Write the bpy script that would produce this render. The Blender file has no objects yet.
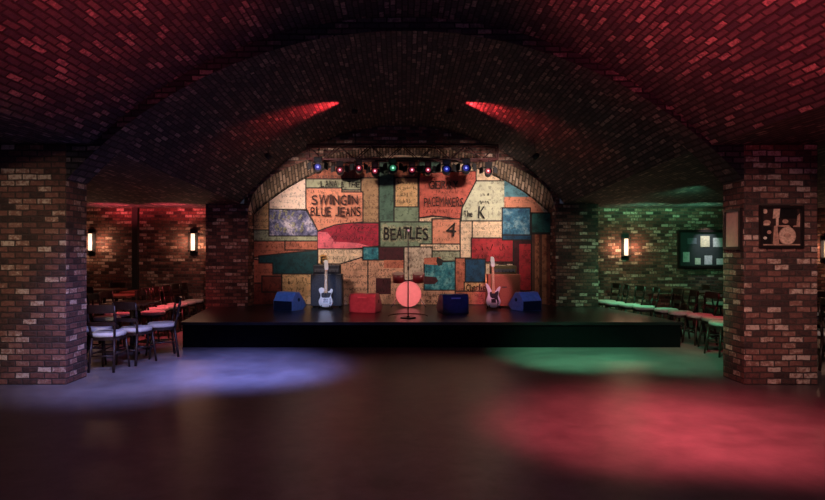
import bpy, bmesh, math, random
from mathutils import Vector, Matrix
random.seed(7)
R = math.radians
SC = bpy.context.scene
COL = SC.collection

# ------------------------------------------------------------------ camera, world, exposure
F = 600.0                       # focal length in pixels of the 825x500 frame
cam_d = bpy.data.cameras.new('camera')
cam_d.sensor_width = 36.0
cam_d.lens = F / 825 * 36.0
cam_d.shift_x = 10.5 / 825
cam_d.shift_y = 2.0 / 825
cam_d.clip_start = 0.05
cam = bpy.data.objects.new('camera', cam_d)
COL.objects.link(cam)
cam.location = (0, 0, 1.5)
cam.rotation_euler = (R(90), 0, 0)
SC.camera = cam

w = bpy.data.worlds.new('world'); SC.world = w; w.use_nodes = True
w.node_tree.nodes['Background'].inputs[0].default_value = (0.02, 0.02, 0.03, 1)
w.node_tree.nodes['Background'].inputs[1].default_value = 0.5
SC.view_settings.view_transform = 'Standard'
SC.view_settings.look = 'None'
SC.view_settings.gamma = 1
SC.view_settings.use_curve_mapping = False
SC.view_settings.exposure = 0.65

def aim(o, loc, to):
    o.location = loc
    o.rotation_euler = (Vector(to) - Vector(loc)).to_track_quat('-Z', 'Y').to_euler()

def spot(name, loc, to, col, power, deg, blend=0.6, size=0.05, parent=None, spec=1.0):
    l = bpy.data.lights.new(name, 'SPOT')
    l.color = col; l.energy = power; l.spot_size = R(deg); l.spot_blend = blend
    l.shadow_soft_size = size; l.specular_factor = spec
    o = bpy.data.objects.new(name, l); COL.objects.link(o)
    aim(o, loc, to)
    return o

def point(name, loc, col, power, size=0.05):
    l = bpy.data.lights.new(name, 'POINT'); l.color = col; l.energy = power; l.shadow_soft_size = size
    o = bpy.data.objects.new(name, l); COL.objects.link(o); o.location = loc
    return o

RED = (1.0, 0.10, 0.13); BLUE = (0.24, 0.30, 1.0); GREEN = (0.22, 1.0, 0.50); WARM = (1.0, 0.66, 0.42)
# pools on the dance floor, thrown from lamps hung under the vault out of frame
spot('blue_floor_spot', (-0.6, 5.2, 3.85), (-1.95, 7.7, 0), BLUE, 2000, 33, 1.0, 0.3, spec=.5)
spot('blue_floor_spot', (-2.2, 5.0, 3.4), (-3.2, 7.3, 0), (0.36, 0.38, 1.0), 520, 46, 1.0, 0.3, spec=.5)
spot('green_floor_spot', (1.6, 5.4, 3.85), (2.5, 8.7, 0), GREEN, 1500, 28, 1.0, 0.2, spec=.5)
spot('green_floor_spot', (2.4, 5.4, 3.6), (3.9, 8.6, 0), GREEN, 1500, 30, 1.0, 0.2, spec=.5)
spot('red_floor_spot', (0.6, 3.0, 3.85), (1.95, 5.25, 0), (1.0, 0.12, 0.16), 900, 36, 1.0, 0.2, spec=.5)
spot('red_floor_spot', (1.6, 3.0, 3.7), (2.95, 5.1, 0), (1.0, 0.12, 0.16), 760, 38, 1.0, 0.2, spec=.5)
spot('red_floor_wash', (0.0, 2.6, 3.9), (0.0, 5.0, 0), (1.0, 0.34, 0.42), 34, 110, 1.0, 0.4, spec=0.2)  # not a pool: unseen soft red fill added to lift the dark floor
# narrow front spots on the stage gear, from the same bar under the vault
for to, cc, pw, deg in (((-1.48, 11.5, .85), (.50, .60, 1.0), 760, 6.5), ((-.67, 10.9, .6), (1.0, .045, .05), 950, 6), ((.13, 11.85, .70), (1.0, .40, .45), 1150, 5),
                        ((1.75, 11.5, .92), (1.0, .32, .48), 800, 6.5), ((-2.17, 11.2, .60), (.07, .24, 1.0), 620, 7), ((2.36, 11.2, .60), (.08, .20, 1.0), 620, 7), ((.96, 10.9, .6), (.06, .12, 1.0), 190, 6)):
    spot('stage_front_spot', (to[0] * .6, 5.4, 3.95), to, cc, pw, deg, .5, .05, spec=.5)
# red light washing the brick vault over the floor
spot('red_vault_spot', (-0.8, 3.6, 1.9), (-2.4, 4.9, 3.9), RED, 190, 70, 1.0, 0.1)
spot('red_vault_spot', (0.9, 3.6, 1.9), (2.6, 5.0, 3.9), RED, 300, 72, 1.0, 0.1)
# unseen fill spots added on the brick pillars from the camera side
spot('house_spot', (-1.6, 1.2, 3.2), (-4.3, 6.8, 1.1), (1.0, 0.80, 0.54), 330, 30, 1.0, 0.2, spec=.1)
spot('house_spot', (1.6, 1.2, 3.2), (4.2, 6.8, 1.1), (1.0, 0.64, 0.53), 400, 26, 1.0, 0.2, spec=.1)
a = bpy.data.lights.new('house_light', 'AREA'); a.energy = 32; a.size = 4; a.color = (0.42, 0.42, 1.0); a.specular_factor = 0.3  # unseen area fill added to lift the blacks towards navy
ao = bpy.data.objects.new('house_light', a); COL.objects.link(ao); ao.location = (0, -3, 3.4)
ao.rotation_euler = (R(75), 0, 0)
spot('pier_spot', (-2.6, 8.6, 3.2), (-3.6, 12.0, 1.2), (1.0, 0.55, 0.50), 48, 34, 1.0, 0.1)  # added spots that brighten the piers beside the stage
spot('pier_spot', (2.6, 8.6, 3.2), (3.5, 12.0, 1.2), (0.90, 0.95, 0.72), 42, 34, 1.0, 0.1)
# stage lighting
for sx in (-1, 1):   # lamps on the deck that graze the arch
    spot('arch_uplight', (sx * 1.6, 12.2, 0.62), (sx * 2.35, 12.25, 3.0), (1.0, 0.74, 0.56), 70, 40, 1.0, 0.05)
# aisles
spot('red_aisle_spot', (-4.5, 10.8, 2.45), (-4.5, 10.9, 0.4), RED, 120, 84, 1.0, 0.1)
for x in (-4.7, -5.9): spot('red_aisle_spot', (x, 11.9, 1.75), (x, 12.35, 2.5), RED, 90, 90, 1.0, 0.1)
spot('green_aisle_spot', (4.4, 11.3, 2.42), (4.4, 11.5, 0.5), GREEN, 62, 84, 1.0, 0.1)
for x in (4.9, 6.0): spot('green_aisle_spot', (x, 11.9, 1.75), (x, 12.35, 2.5), GREEN, 40, 90, 1.0, 0.1)
spot('green_wall_spot', (4.8, 9.6, 2.45), (5.3, 13.0, 1.3), GREEN, 75, 84, 1.0, 0.1)
spot('red_aisle_spot', (4.9, 9.0, 2.5), (4.85, 9.3, 0.4), RED, 36, 60, 1.0, 0.1)

# ------------------------------------------------------------------ materials
MATS = {}
def nt(name):
    m = bpy.data.materials.new(name); m.use_nodes = True
    t = m.node_tree; b = t.nodes['Principled BSDF']
    return m, t, b
def plain(name, col, rough=0.5, metal=0.0, emit=None, es=0.0, noise=0.12, scale=18.0, bump=0.0, coat=0.0):
    """principled surface whose colour wanders a little with object-space noise"""
    if name in MATS: return MATS[name]
    m, t, b = nt(name)
    n = t.nodes.new('ShaderNodeTexNoise'); n.inputs['Scale'].default_value = scale; n.inputs['Detail'].default_value = 5
    tc = t.nodes.new('ShaderNodeTexCoord'); t.links.new(tc.outputs['Object'], n.inputs['Vector'])
    r = t.nodes.new('ShaderNodeValToRGB')
    r.color_ramp.elements[0].position = 0.3; r.color_ramp.elements[1].position = 0.7
    r.color_ramp.elements[0].color = tuple(max(0, c * (1 - noise)) for c in col) + (1,)
    r.color_ramp.elements[1].color = tuple(min(1, c * (1 + noise)) for c in col) + (1,)
    t.links.new(n.outputs['Fac'], r.inputs['Fac']); t.links.new(r.outputs['Color'], b.inputs['Base Color'])
    b.inputs['Roughness'].default_value = rough; b.inputs['Metallic'].default_value = metal
    b.inputs['Coat Weight'].default_value = coat
    if bump:
        bp = t.nodes.new('ShaderNodeBump'); bp.inputs['Strength'].default_value = bump; bp.inputs['Distance'].default_value = 0.01
        t.links.new(n.outputs['Fac'], bp.inputs['Height']); t.links.new(bp.outputs['Normal'], b.inputs['Normal'])
    if emit:
        b.inputs['Emission Color'].default_value = emit + (1,); b.inputs['Emission Strength'].default_value = es
    MATS[name] = m
    return m

def math_node(t, op, a, b=None, c=None):
    n = t.nodes.new('ShaderNodeMath'); n.operation = op
    for i, v in enumerate((a, b, c)):
        if v is None: continue
        if isinstance(v, (int, float)): n.inputs[i].default_value = v
        else: t.links.new(v, n.inputs[i])
    return n.outputs[0]

def brick(name, stops, mortar, L=0.165, H=0.068, joint=0.011, rough=0.8, bump=0.9):
    """running-bond brick from the UV map, which is in metres"""
    m, t, b = nt(name)
    uv = t.nodes.new('ShaderNodeUVMap'); uv.uv_map = 'UVMap'
    nz = t.nodes.new('ShaderNodeTexNoise'); nz.inputs['Scale'].default_value = 9; nz.inputs['Detail'].default_value = 3
    t.links.new(uv.outputs[0], nz.inputs['Vector'])
    sub = t.nodes.new('ShaderNodeVectorMath'); sub.operation = 'SUBTRACT'; sub.inputs[1].default_value = (0.5, 0.5, 0.5)
    t.links.new(nz.outputs['Color'], sub.inputs[0])
    sc = t.nodes.new('ShaderNodeVectorMath'); sc.operation = 'SCALE'; sc.inputs['Scale'].default_value = 0.022
    t.links.new(sub.outputs[0], sc.inputs[0])
    ad = t.nodes.new('ShaderNodeVectorMath'); ad.operation = 'ADD'
    t.links.new(uv.outputs[0], ad.inputs[0]); t.links.new(sc.outputs[0], ad.inputs[1])
    sep = t.nodes.new('ShaderNodeSeparateXYZ'); t.links.new(ad.outputs[0], sep.inputs[0])
    v = math_node(t, 'DIVIDE', sep.outputs[1], H)
    row = math_node(t, 'FLOOR', v)
    par = math_node(t, 'FLOORED_MODULO', row, 2.0)
    u = math_node(t, 'MULTIPLY_ADD', par, 0.5, math_node(t, 'DIVIDE', sep.outputs[0], L))
    cid = math_node(t, 'FLOOR', u)
    fu = math_node(t, 'FRACT', u); fv = math_node(t, 'FRACT', v)
    du = math_node(t, 'MULTIPLY', math_node(t, 'MINIMUM', fu, math_node(t, 'SUBTRACT', 1.0, fu)), L)
    dv = math_node(t, 'MULTIPLY', math_node(t, 'MINIMUM', fv, math_node(t, 'SUBTRACT', 1.0, fv)), H)
    d = math_node(t, 'MINIMUM', du, dv)
    mr = t.nodes.new('ShaderNodeMapRange'); mr.interpolation_type = 'SMOOTHSTEP'
    mr.inputs['From Min'].default_value = joint * 0.35; mr.inputs['From Max'].default_value = joint
    t.links.new(d, mr.inputs['Value'])
    cmb = t.nodes.new('ShaderNodeCombineXYZ'); t.links.new(cid, cmb.inputs[0]); t.links.new(row, cmb.inputs[1])
    wn = t.nodes.new('ShaderNodeTexWhiteNoise'); wn.noise_dimensions = '2D'; t.links.new(cmb.outputs[0], wn.inputs['Vector'])
    # wear: a smaller-scale noise shifts the pick so bricks are blotchy
    n2 = t.nodes.new('ShaderNodeTexNoise'); n2.inputs['Scale'].default_value = 22; n2.inputs['Detail'].default_value = 6; n2.inputs['Roughness'].default_value = 0.7
    t.links.new(uv.outputs[0], n2.inputs['Vector'])
    n3 = t.nodes.new('ShaderNodeTexNoise'); n3.inputs['Scale'].default_value = 1.1; n3.inputs['Detail'].default_value = 3
    t.links.new(uv.outputs[0], n3.inputs['Vector'])
    pick = math_node(t, 'ADD', wn.outputs['Value'], math_node(t, 'MULTIPLY', math_node(t, 'SUBTRACT', n2.outputs['Fac'], 0.5), 1.2))
    pick = math_node(t, 'ADD', pick, math_node(t, 'MULTIPLY', math_node(t, 'SUBTRACT', n3.outputs['Fac'], 0.5), 0.35))
    ramp = t.nodes.new('ShaderNodeValToRGB')
    els = ramp.color_ramp.elements
    while len(els) < len(stops): els.new(0.5)
    for e, (p, c) in zip(els, stops): e.position = p; e.color = c + (1,)
    t.links.new(pick, ramp.inputs['Fac'])
    mx = t.nodes.new('ShaderNodeMix'); mx.data_type = 'RGBA'
    t.links.new(mr.outputs[0], mx.inputs['Factor']); mx.inputs['A'].default_value = mortar + (1,)
    t.links.new(ramp.outputs['Color'], mx.inputs['B'])
    t.links.new(mx.outputs['Result'], b.inputs['Base Color'])
    h = math_node(t, 'ADD', mr.outputs[0], math_node(t, 'MULTIPLY', n2.outputs['Fac'], 0.9))
    h = math_node(t, 'ADD', h, math_node(t, 'MULTIPLY', wn.outputs['Value'], 0.5))
    bp = t.nodes.new('ShaderNodeBump'); bp.inputs['Strength'].default_value = bump; bp.inputs['Distance'].default_value = 0.008
    t.links.new(h, bp.inputs['Height']); t.links.new(bp.outputs['Normal'], b.inputs['Normal'])
    b.inputs['Roughness'].default_value = rough
    return m

ST = [(0.0, (0.05, 0.025, 0.022)), (0.30, (0.14, 0.055, 0.045)), (0.60, (0.25, 0.095, 0.072)), (0.80, (0.33, 0.16, 0.12)), (0.88, (0.50, 0.30, 0.23)), (1.0, (0.70, 0.52, 0.42))]
M_BRICK = brick('pillar_brick', ST, (0.07, 0.045, 0.04))
M_WALL = brick('aisle_wall_brick', ST, (0.10, 0.075, 0.062))
STV = [(0.0, (0.022, 0.019, 0.028)), (0.4, (0.050, 0.036, 0.044)), (0.75, (0.088, 0.060, 0.062)), (0.92, (0.15, 0.10, 0.10)), (1.0, (0.30, 0.21, 0.19))]
M_VAULT = brick('vault_brick', STV, (0.010, 0.007, 0.009), L=0.17, H=0.066, bump=1.0, joint=0.014)
STN = [(0.0, (0.14, 0.10, 0.07)), (0.5, (0.34, 0.24, 0.17)), (1.0, (0.60, 0.46, 0.36))]
M_SOFFIT = brick('arch_soffit_brick', STN, (0.06, 0.045, 0.035), L=0.225, H=0.068, joint=0.016)

def floor_mat():
    m, t, b = nt('polished_concrete')
    tc = t.nodes.new('ShaderNodeTexCoord')
    n1 = t.nodes.new('ShaderNodeTexNoise'); n1.inputs['Scale'].default_value = 0.55; n1.inputs['Detail'].default_value = 8; n1.inputs['Roughness'].default_value = 0.65
    n2 = t.nodes.new('ShaderNodeTexNoise'); n2.inputs['Scale'].default_value = 5.0; n2.inputs['Detail'].default_value = 8; n2.inputs['Roughness'].default_value = 0.7; n2.inputs['Distortion'].default_value = 0.3
    for n in (n1, n2): t.links.new(tc.outputs['Object'], n.inputs['Vector'])
    s = math_node(t, 'ADD', math_node(t, 'MULTIPLY', n1.outputs['Fac'], 0.6), math_node(t, 'MULTIPLY', n2.outputs['Fac'], 0.4))
    r = t.nodes.new('ShaderNodeValToRGB'); r.color_ramp.elements[0].position = 0.40; r.color_ramp.elements[1].position = 0.60
    r.color_ramp.elements[0].color = (0.125, 0.10, 0.105, 1); r.color_ramp.elements[1].color = (0.255, 0.215, 0.215, 1)
    t.links.new(s, r.inputs['Fac']); t.links.new(r.outputs['Color'], b.inputs['Base Color'])
    mr = t.nodes.new('ShaderNodeMapRange'); mr.inputs['From Min'].default_value = 0.35; mr.inputs['From Max'].default_value = 0.68
    mr.inputs['To Min'].default_value = 0.29; mr.inputs['To Max'].default_value = 0.45
    t.links.new(s, mr.inputs['Value']); t.links.new(mr.outputs[0], b.inputs['Roughness'])
    bp = t.nodes.new('ShaderNodeBump'); bp.inputs['Strength'].default_value = 0.05; bp.inputs['Distance'].default_value = 0.01
    t.links.new(n2.outputs['Fac'], bp.inputs['Height']); t.links.new(bp.outputs['Normal'], b.inputs['Normal'])
    return m

def paint(name, col, dark=None, mottle=0.35, scribble=0.0, light=None, stripe=0.0, edge=0.62):
    """weathered paint: mottling, optionally rows of scribbled small writing or stripes"""
    m, t, b = nt(name)
    tc = t.nodes.new('ShaderNodeTexCoord')
    n1 = t.nodes.new('ShaderNodeTexNoise'); n1.inputs['Scale'].default_value = 4.5; n1.inputs['Detail'].default_value = 9; n1.inputs['Roughness'].default_value = 0.72
    t.links.new(tc.outputs['Object'], n1.inputs['Vector'])
    r = t.nodes.new('ShaderNodeValToRGB')
    dark = dark or tuple(c * (1 - mottle) for c in col); light = light or tuple(min(1, c * (1 + mottle * 0.6)) for c in col)
    r.color_ramp.elements[0].position = 0.36; r.color_ramp.elements[0].color = dark + (1,)
    r.color_ramp.elements[1].position = 0.64; r.color_ramp.elements[1].color = light + (1,)
    e = r.color_ramp.elements.new(0.5); e.color = col + (1,)
    t.links.new(n1.outputs['Fac'], r.inputs['Fac'])
    out = r.outputs['Color']
    if scribble:
        sep = t.nodes.new('ShaderNodeSeparateXYZ'); t.links.new(tc.outputs['Object'], sep.inputs[0])
        line = math_node(t, 'FRACT', math_node(t, 'DIVIDE', sep.outputs[2], 0.13))
        inrow = math_node(t, 'MULTIPLY', math_node(t, 'GREATER_THAN', line, 0.28), math_node(t, 'LESS_THAN', line, 0.78))
        mp = t.nodes.new('ShaderNodeMapping'); mp.inputs['Scale'].default_value = (26, 1, 15)
        t.links.new(tc.outputs['Object'], mp.inputs['Vector'])
        vo = t.nodes.new('ShaderNodeTexNoise'); vo.inputs['Scale'].default_value = 1.0; vo.inputs['Detail'].default_value = 2
        t.links.new(mp.outputs[0], vo.inputs['Vector'])
        strokes = math_node(t, 'LESS_THAN', math_node(t, 'ABSOLUTE', math_node(t, 'SUBTRACT', vo.outputs['Fac'], 0.5)), 0.035)
        nb = t.nodes.new('ShaderNodeTexNoise'); nb.inputs['Scale'].default_value = 2.2
        t.links.new(tc.outputs['Object'], nb.inputs['Vector'])
        where = math_node(t, 'GREATER_THAN', nb.outputs['Fac'], 0.47)
        f = math_node(t, 'MULTIPLY', math_node(t, 'MULTIPLY', strokes, inrow), math_node(t, 'MULTIPLY', where, scribble))
        mx = t.nodes.new('ShaderNodeMix'); mx.data_type = 'RGBA'; t.links.new(f, mx.inputs['Factor'])
        t.links.new(out, mx.inputs['A']); mx.inputs['B'].default_value = (0.05, 0.03, 0.025, 1); out = mx.outputs['Result']
    if stripe:
        sep = t.nodes.new('ShaderNodeSeparateXYZ'); t.links.new(tc.outputs['Object'], sep.inputs[0])
        sx = math_node(t, 'SINE', math_node(t, 'MULTIPLY', sep.outputs[0], 42.0))
        f = math_node(t, 'MULTIPLY', math_node(t, 'GREATER_THAN', sx, 0.35), stripe)
        mx = t.nodes.new('ShaderNodeMix'); mx.data_type = 'RGBA'; t.links.new(f, mx.inputs['Factor'])
        t.links.new(out, mx.inputs['A']); mx.inputs['B'].default_value = (0.07, 0.025, 0.02, 1); out = mx.outputs['Result']
    # scattered dark scuffs
    n4 = t.nodes.new('ShaderNodeTexNoise'); n4.inputs['Scale'].default_value = 17; n4.inputs['Detail'].default_value = 4
    t.links.new(tc.outputs['Object'], n4.inputs['Vector'])
    f = math_node(t, 'MULTIPLY', math_node(t, 'GREATER_THAN', n4.outputs['Fac'], 0.595), edge)
    mx = t.nodes.new('ShaderNodeMix'); mx.data_type = 'RGBA'; t.links.new(f, mx.inputs['Factor'])
    t.links.new(out, mx.inputs['A']); mx.inputs['B'].default_value = tuple(c * 0.35 for c in col) + (1,)
    t.links.new(mx.outputs['Result'], b.inputs['Base Color'])
    b.inputs['Roughness'].default_value = 0.75
    return m

# ------------------------------------------------------------------ mesh helpers
class MB:
    """collects faces (with metre UVs and material slots) and links them as one mesh object"""
    def __init__(s): s.v = []; s.f = []; s.uv = []; s.mi = []; s.sm = []
    def face(s, pts, uvs=None, mi=0, smooth=False):
        b = len(s.v); s.v += [tuple(p) for p in pts]; s.f.append(tuple(range(b, b + len(pts))))
        if uvs is None:
            n = (Vector(pts[1]) - Vector(pts[0])).cross(Vector(pts[2]) - Vector(pts[1]))
            ax = max(range(3), key=lambda i: abs(n[i]))
            k = {0: (1, 2), 1: (0, 2), 2: (0, 1)}[ax]
            uvs = [(p[k[0]], p[k[1]]) for p in pts]
        s.uv.append(uvs); s.mi.append(mi); s.sm.append(smooth)
    def box(s, x0, x1, y0, y1, z0, z1, mi=0):
        a, b, c, d = (x0, y0, z0), (x1, y0, z0), (x1, y1, z0), (x0, y1, z0)
        e, f, g, h = (x0, y0, z1), (x1, y0, z1), (x1, y1, z1), (x0, y1, z1)
        for q in ((a, b, f, e), (b, c, g, f), (c, d, h, g), (d, a, e, h), (e, f, g, h), (d, c, b, a)): s.face(q, mi=mi)
    def tbox(s, mat4, sx, sy, sz, mi=0):
        def P(x, y, z): return tuple(mat4 @ Vector((x * sx / 2, y * sy / 2, z * sz / 2)))
        a, b, c, d = P(-1, -1, -1), P(1, -1, -1), P(1, 1, -1), P(-1, 1, -1)
        e, f, g, h = P(-1, -1, 1), P(1, -1, 1), P(1, 1, 1), P(-1, 1, 1)
        for q in ((a, b, f, e), (b, c, g, f), (c, d, h, g), (d, a, e, h), (e, f, g, h), (d, c, b, a)): s.face(q, mi=mi)
    def tube(s, p0, p1, r0, r1=None, n=10, caps=True, mi=0):
        r1 = r0 if r1 is None else r1
        p0 = Vector(p0); p1 = Vector(p1); d = (p1 - p0).normalized()
        u = d.orthogonal().normalized(); w_ = d.cross(u)
        A = [p0 + (u * math.cos(2 * math.pi * i / n) + w_ * math.sin(2 * math.pi * i / n)) * r0 for i in range(n)]
        B = [p1 + (u * math.cos(2 * math.pi * i / n) + w_ * math.sin(2 * math.pi * i / n)) * r1 for i in range(n)]
        for i in range(n):
            j = (i + 1) % n
            s.face([A[i], A[j], B[j], B[i]], mi=mi, smooth=True)
        if caps: s.face(A[::-1], mi=mi); s.face(B, mi=mi)
    def path(s, pts, r, n=8, mi=0):
        for i in range(len(pts) - 1): s.tube(pts[i], pts[i + 1], r, n=n, mi=mi)
    def prism(s, outline, y0, y1, mi=0, side=None, M=None):
        """outline in (x,z); extruded in y"""
        T = (lambda p: tuple(M @ Vector(p))) if M else (lambda p: p)
        A = [T((x, y0, z)) for x, z in outline]; B = [T((x, y1, z)) for x, z in outline]
        s.face(A, mi=mi); s.face(B[::-1], mi=mi)
        k = len(outline)
        for i in range(k):
            j = (i + 1) % k
            s.face([A[j], A[i], B[i], B[j]], mi=mi if side is None else side)
    def add(s, mesh, M, mi=0):
        for p in mesh.polygons: s.face([tuple(M @ mesh.vertices[i].co) for i in p.vertices], mi=mi)
    def build(s, name, mats, parent=None, bevel=0.0, seg=2, merge=True, auto=False):
        me = bpy.data.meshes.new(name)
        me.from_pydata(s.v, [], s.f)
        ul = me.uv_layers.new(name='UVMap')
        i = 0
        flat = [c for f in s.uv for uv in f for c in uv]
        ul.data.foreach_set('uv', flat)
        for p, m_, sm in zip(me.polygons, s.mi, s.sm): p.material_index = m_; p.use_smooth = sm
        for m_ in (mats if isinstance(mats, (list, tuple)) else [mats]): me.materials.append(m_)
        if merge:
            bm = bmesh.new(); bm.from_mesh(me)
            bmesh.ops.remove_doubles(bm, verts=bm.verts, dist=1e-5)
            if merge != 'keep': bmesh.ops.recalc_face_normals(bm, faces=bm.faces)
            bm.to_mesh(me); bm.free()
        me.update()
        o = bpy.data.objects.new(name, me); COL.objects.link(o)
        if parent: o.parent = parent
        if bevel:
            md = o.modifiers.new('bevel', 'BEVEL'); md.width = bevel; md.segments = seg; md.limit_method = 'ANGLE'; md.angle_limit = R(40)
        return o

def tag(o, label=None, cat=None, group=None, kind=None):
    if label: o['label'] = label
    if cat: o['category'] = cat
    if group: o['group'] = group
    if kind: o['kind'] = kind
    return o
def empty(name, loc, rz=0.0):
    o = bpy.data.objects.new(name, None); COL.objects.link(o); o.location = loc; o.rotation_euler = (0, 0, rz); o.empty_display_size = 0.1
    return o
def copy_tree(o, parent=None):
    c = o.copy(); COL.objects.link(c)
    if parent: c.parent = parent
    for ch in KIDS.get(o.name, []): KIDS.setdefault(c.name, []).append(copy_tree(ch, c))
    return c
KIDS = {}
def reg(root):
    """remember the children of a finished thing so that it can be copied"""
    for o in list(COL.objects):
        if o.parent == root:
            KIDS.setdefault(root.name, []).append(o); reg(o)
def text_mesh(body):
    cu = bpy.data.curves.new('writing', 'FONT'); cu.body = body; cu.extrude = 0.0; cu.resolution_u = 3
    o = bpy.data.objects.new('writing', cu); COL.objects.link(o)
    dg = bpy.context.evaluated_depsgraph_get(); dg.update()
    me = bpy.data.meshes.new_from_object(o.evaluated_get(dg))
    COL.objects.unlink(o); bpy.data.objects.remove(o)
    return me
def put_text(mb, body, x0, x1, z0, z1, y, mi, thick=0.0, tilt=0.0, grow=0.0):
    """writing fitted in the rectangle, facing the camera side (-Y)"""
    me = text_mesh(body)
    xs = [v.co.x for v in me.vertices]; ys = [v.co.y for v in me.vertices]
    if not xs: return
    sx = (x1 - x0) / (max(xs) - min(xs)); sy = (z1 - z0) / (max(ys) - min(ys))
    M = Matrix(((sx, 0, 0, x0 - min(xs) * sx), (0, 0, -1, y), (0, sy, 0, z0 - min(ys) * sy), (0, 0, 0, 1)))
    if tilt:
        c = Vector(((x0 + x1) / 2, y, (z0 + z1) / 2)); M = Matrix.Translation(c) @ Matrix.Rotation(tilt, 4, 'Y') @ Matrix.Translation(-c) @ M
    offs = [(0, 0)] if not grow else [(0, 0), (grow, 0), (-grow, 0), (0, grow), (0, -grow)]
    for k, (dx, dz) in enumerate(offs):
        mb.add(me, Matrix.Translation((dx, -k * 0.0002, dz)) @ M, mi)

# ------------------------------------------------------------------ the room
def arc_h(x, r, crown): return crown - (r - math.sqrt(max(0.0, r * r - x * x)))
RIBR, RIBC = 5.2, 4.0
D0, D1 = 6.78, 7.23            # front and back faces of the pillars and of the rib between them
DN = 12.0                      # face of the stage niche
DM = 12.5                      # mural
DW = 13.0                      # back wall of the aisles
XS = 9.8

m = MB(); m.box(-XS, XS, -7, DW, -0.1, 0.0)
fl = m.build('floor', floor_mat()); tag(fl, kind='structure')

ceil = MB()
def vault(y0, y1, hw0, hw1, sp0, sp1, c0, c1, ny=6, nx=48, mi=0):
    def prof(t_, hw, sp, c):
        rise = c - sp; r = (hw * hw + rise * rise) / (2 * rise); A = math.asin(hw / r)
        a_ = -A + 2 * A * t_
        return (r * math.sin(a_), c - r + r * math.cos(a_), r * a_)
    for i in range(ny):
        ya, yb = y0 + (y1 - y0) * i / ny, y0 + (y1 - y0) * (i + 1) / ny
        def P(y, t_):
            k = (y - y0) / (y1 - y0)
            x, z, s_ = prof(t_, hw0 + (hw1 - hw0) * k, sp0 + (sp1 - sp0) * k, c0 + (c1 - c0) * k)
            return (x, y, z), (y, s_)
        for j in range(nx):
            q = [P(ya, j / nx), P(yb, j / nx), P(yb, (j + 1) / nx), P(ya, (j + 1) / nx)]
            ceil.face([a_[0] for a_ in q], [a_[1] for a_ in q], mi, True)
vault(-7, D0, 3.5, 3.5, 2.72, 2.72, 4.16, 4.16)
HB, SB, CB = 3.25, 2.46, 4.02      # vault profile at the niche face
vault(D1, DN, 3.5, HB, 2.72, SB, 4.16, CB)
# aisle ceilings, flat brick, and their run over the pillars
for sx in (-1, 1):
    def cf(pts):
        if sx < 0: pts = pts[::-1]
        ceil.face(pts, [(p[1], p[0]) for p in pts])
    cf([(sx * 3.5, -7, 2.72), (sx * 3.5, D1, 2.72), (sx * XS, D1, 2.72), (sx * XS, -7, 2.72)])
    cf([(sx * 3.5, D1, 2.72), (sx * HB, DN, SB), (sx * XS, DN, SB), (sx * XS, D1, 2.72)])
    cf([(sx * HB, DN, SB), (sx * HB, DW, SB), (sx * XS, DW, SB), (sx * XS, DN, SB)])
cl = ceil.build('ceiling', M_VAULT, merge='keep'); tag(cl, kind='structure')

# end wall above the niche, between niche arch and vault
NW, NS, NC = 3.08, 2.34, 3.60
rise = NC - NS; NR = (NW * NW + rise * rise) / (2 * rise)
rise = CB - SB; VR = (HB * HB + rise * rise) / (2 * rise)
MWd, MS, MC = 3.15, 2.235, 3.52
rise = MC - MS; MR = (MWd * MWd + rise * rise) / (2 * rise)
def niche_h(x): return NS + (NC - NS) * math.sqrt(max(0.0, 1 - (x / NW) ** 2))
m = MB(); N = 64
for i in range(N):
    xa, xb = -NW + 2 * NW * i / N, -NW + 2 * NW * (i + 1) / N
    m.face([(xa, DN, niche_h(xa)), (xb, DN, niche_h(xb)), (xb, DN, arc_h(xb, VR, CB) + .05), (xa, DN, arc_h(xa, VR, CB) + .05)])
for sx in (-1, 1):   # aisle back walls, piers stand in front
    m.box(*sorted((sx * 3.12, sx * XS)), DW, DW + 0.12, 0, 2.5)
m.box(-3.3, 3.3, DM + 0.06, DM + 0.2, 0, 3.9)
tag(m.build('wall_back', M_WALL, merge='keep'), kind='structure')
for sx, nm in ((-1, 'wall_left'), (1, 'wall_right')):
    m = MB(); m.box(*sorted((sx * XS, sx * (XS + .1))), -7, DW, 0, 2.75); tag(m.build(nm, M_WALL), kind='structure')
m = MB(); m.box(-XS, XS, -7.1, -7, 0, 4.2); tag(m.build('wall_front', M_WALL), kind='structure')
# brick soffit of the niche arch
m = MB()
for i in range(N):
    def Q(k, y, w_, r, c):
        x = -w_ + 2 * w_ * k / N; return (x, y, arc_h(x, r, c))
    a0, a1 = [(x_, DN, niche_h(x_)) for x_ in (-NW + 2 * NW * i / N, -NW + 2 * NW * (i + 1) / N)]; b0, b1 = Q(i, DM + .05, MWd, MR, MC), Q(i + 1, DM + .05, MWd, MR, MC)
    L0, L1 = i * 0.107, (i + 1) * 0.107
    m.face([a0, a1, b1, b0], [(0, L0), (0, L1), (.5, L1), (.5, L0)], 0, True)
tag(m.build('trim_1', M_SOFFIT, merge='keep'), kind='structure')
# piers either side of the stage niche
for sx, side in ((-1, 'left'), (1, 'right')):
    m = MB(); xa, xb = sorted((sx * 3.08, sx * 3.93)); m.box(xa, xb, DN, DW, 0, 2.47)
    o = m.build('brick_pier', M_BRICK, bevel=0.008)
    tag(o, 'brick pier between the stage mural and the %s seating bay' % side, 'pier', 'piers beside the stage')
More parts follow.
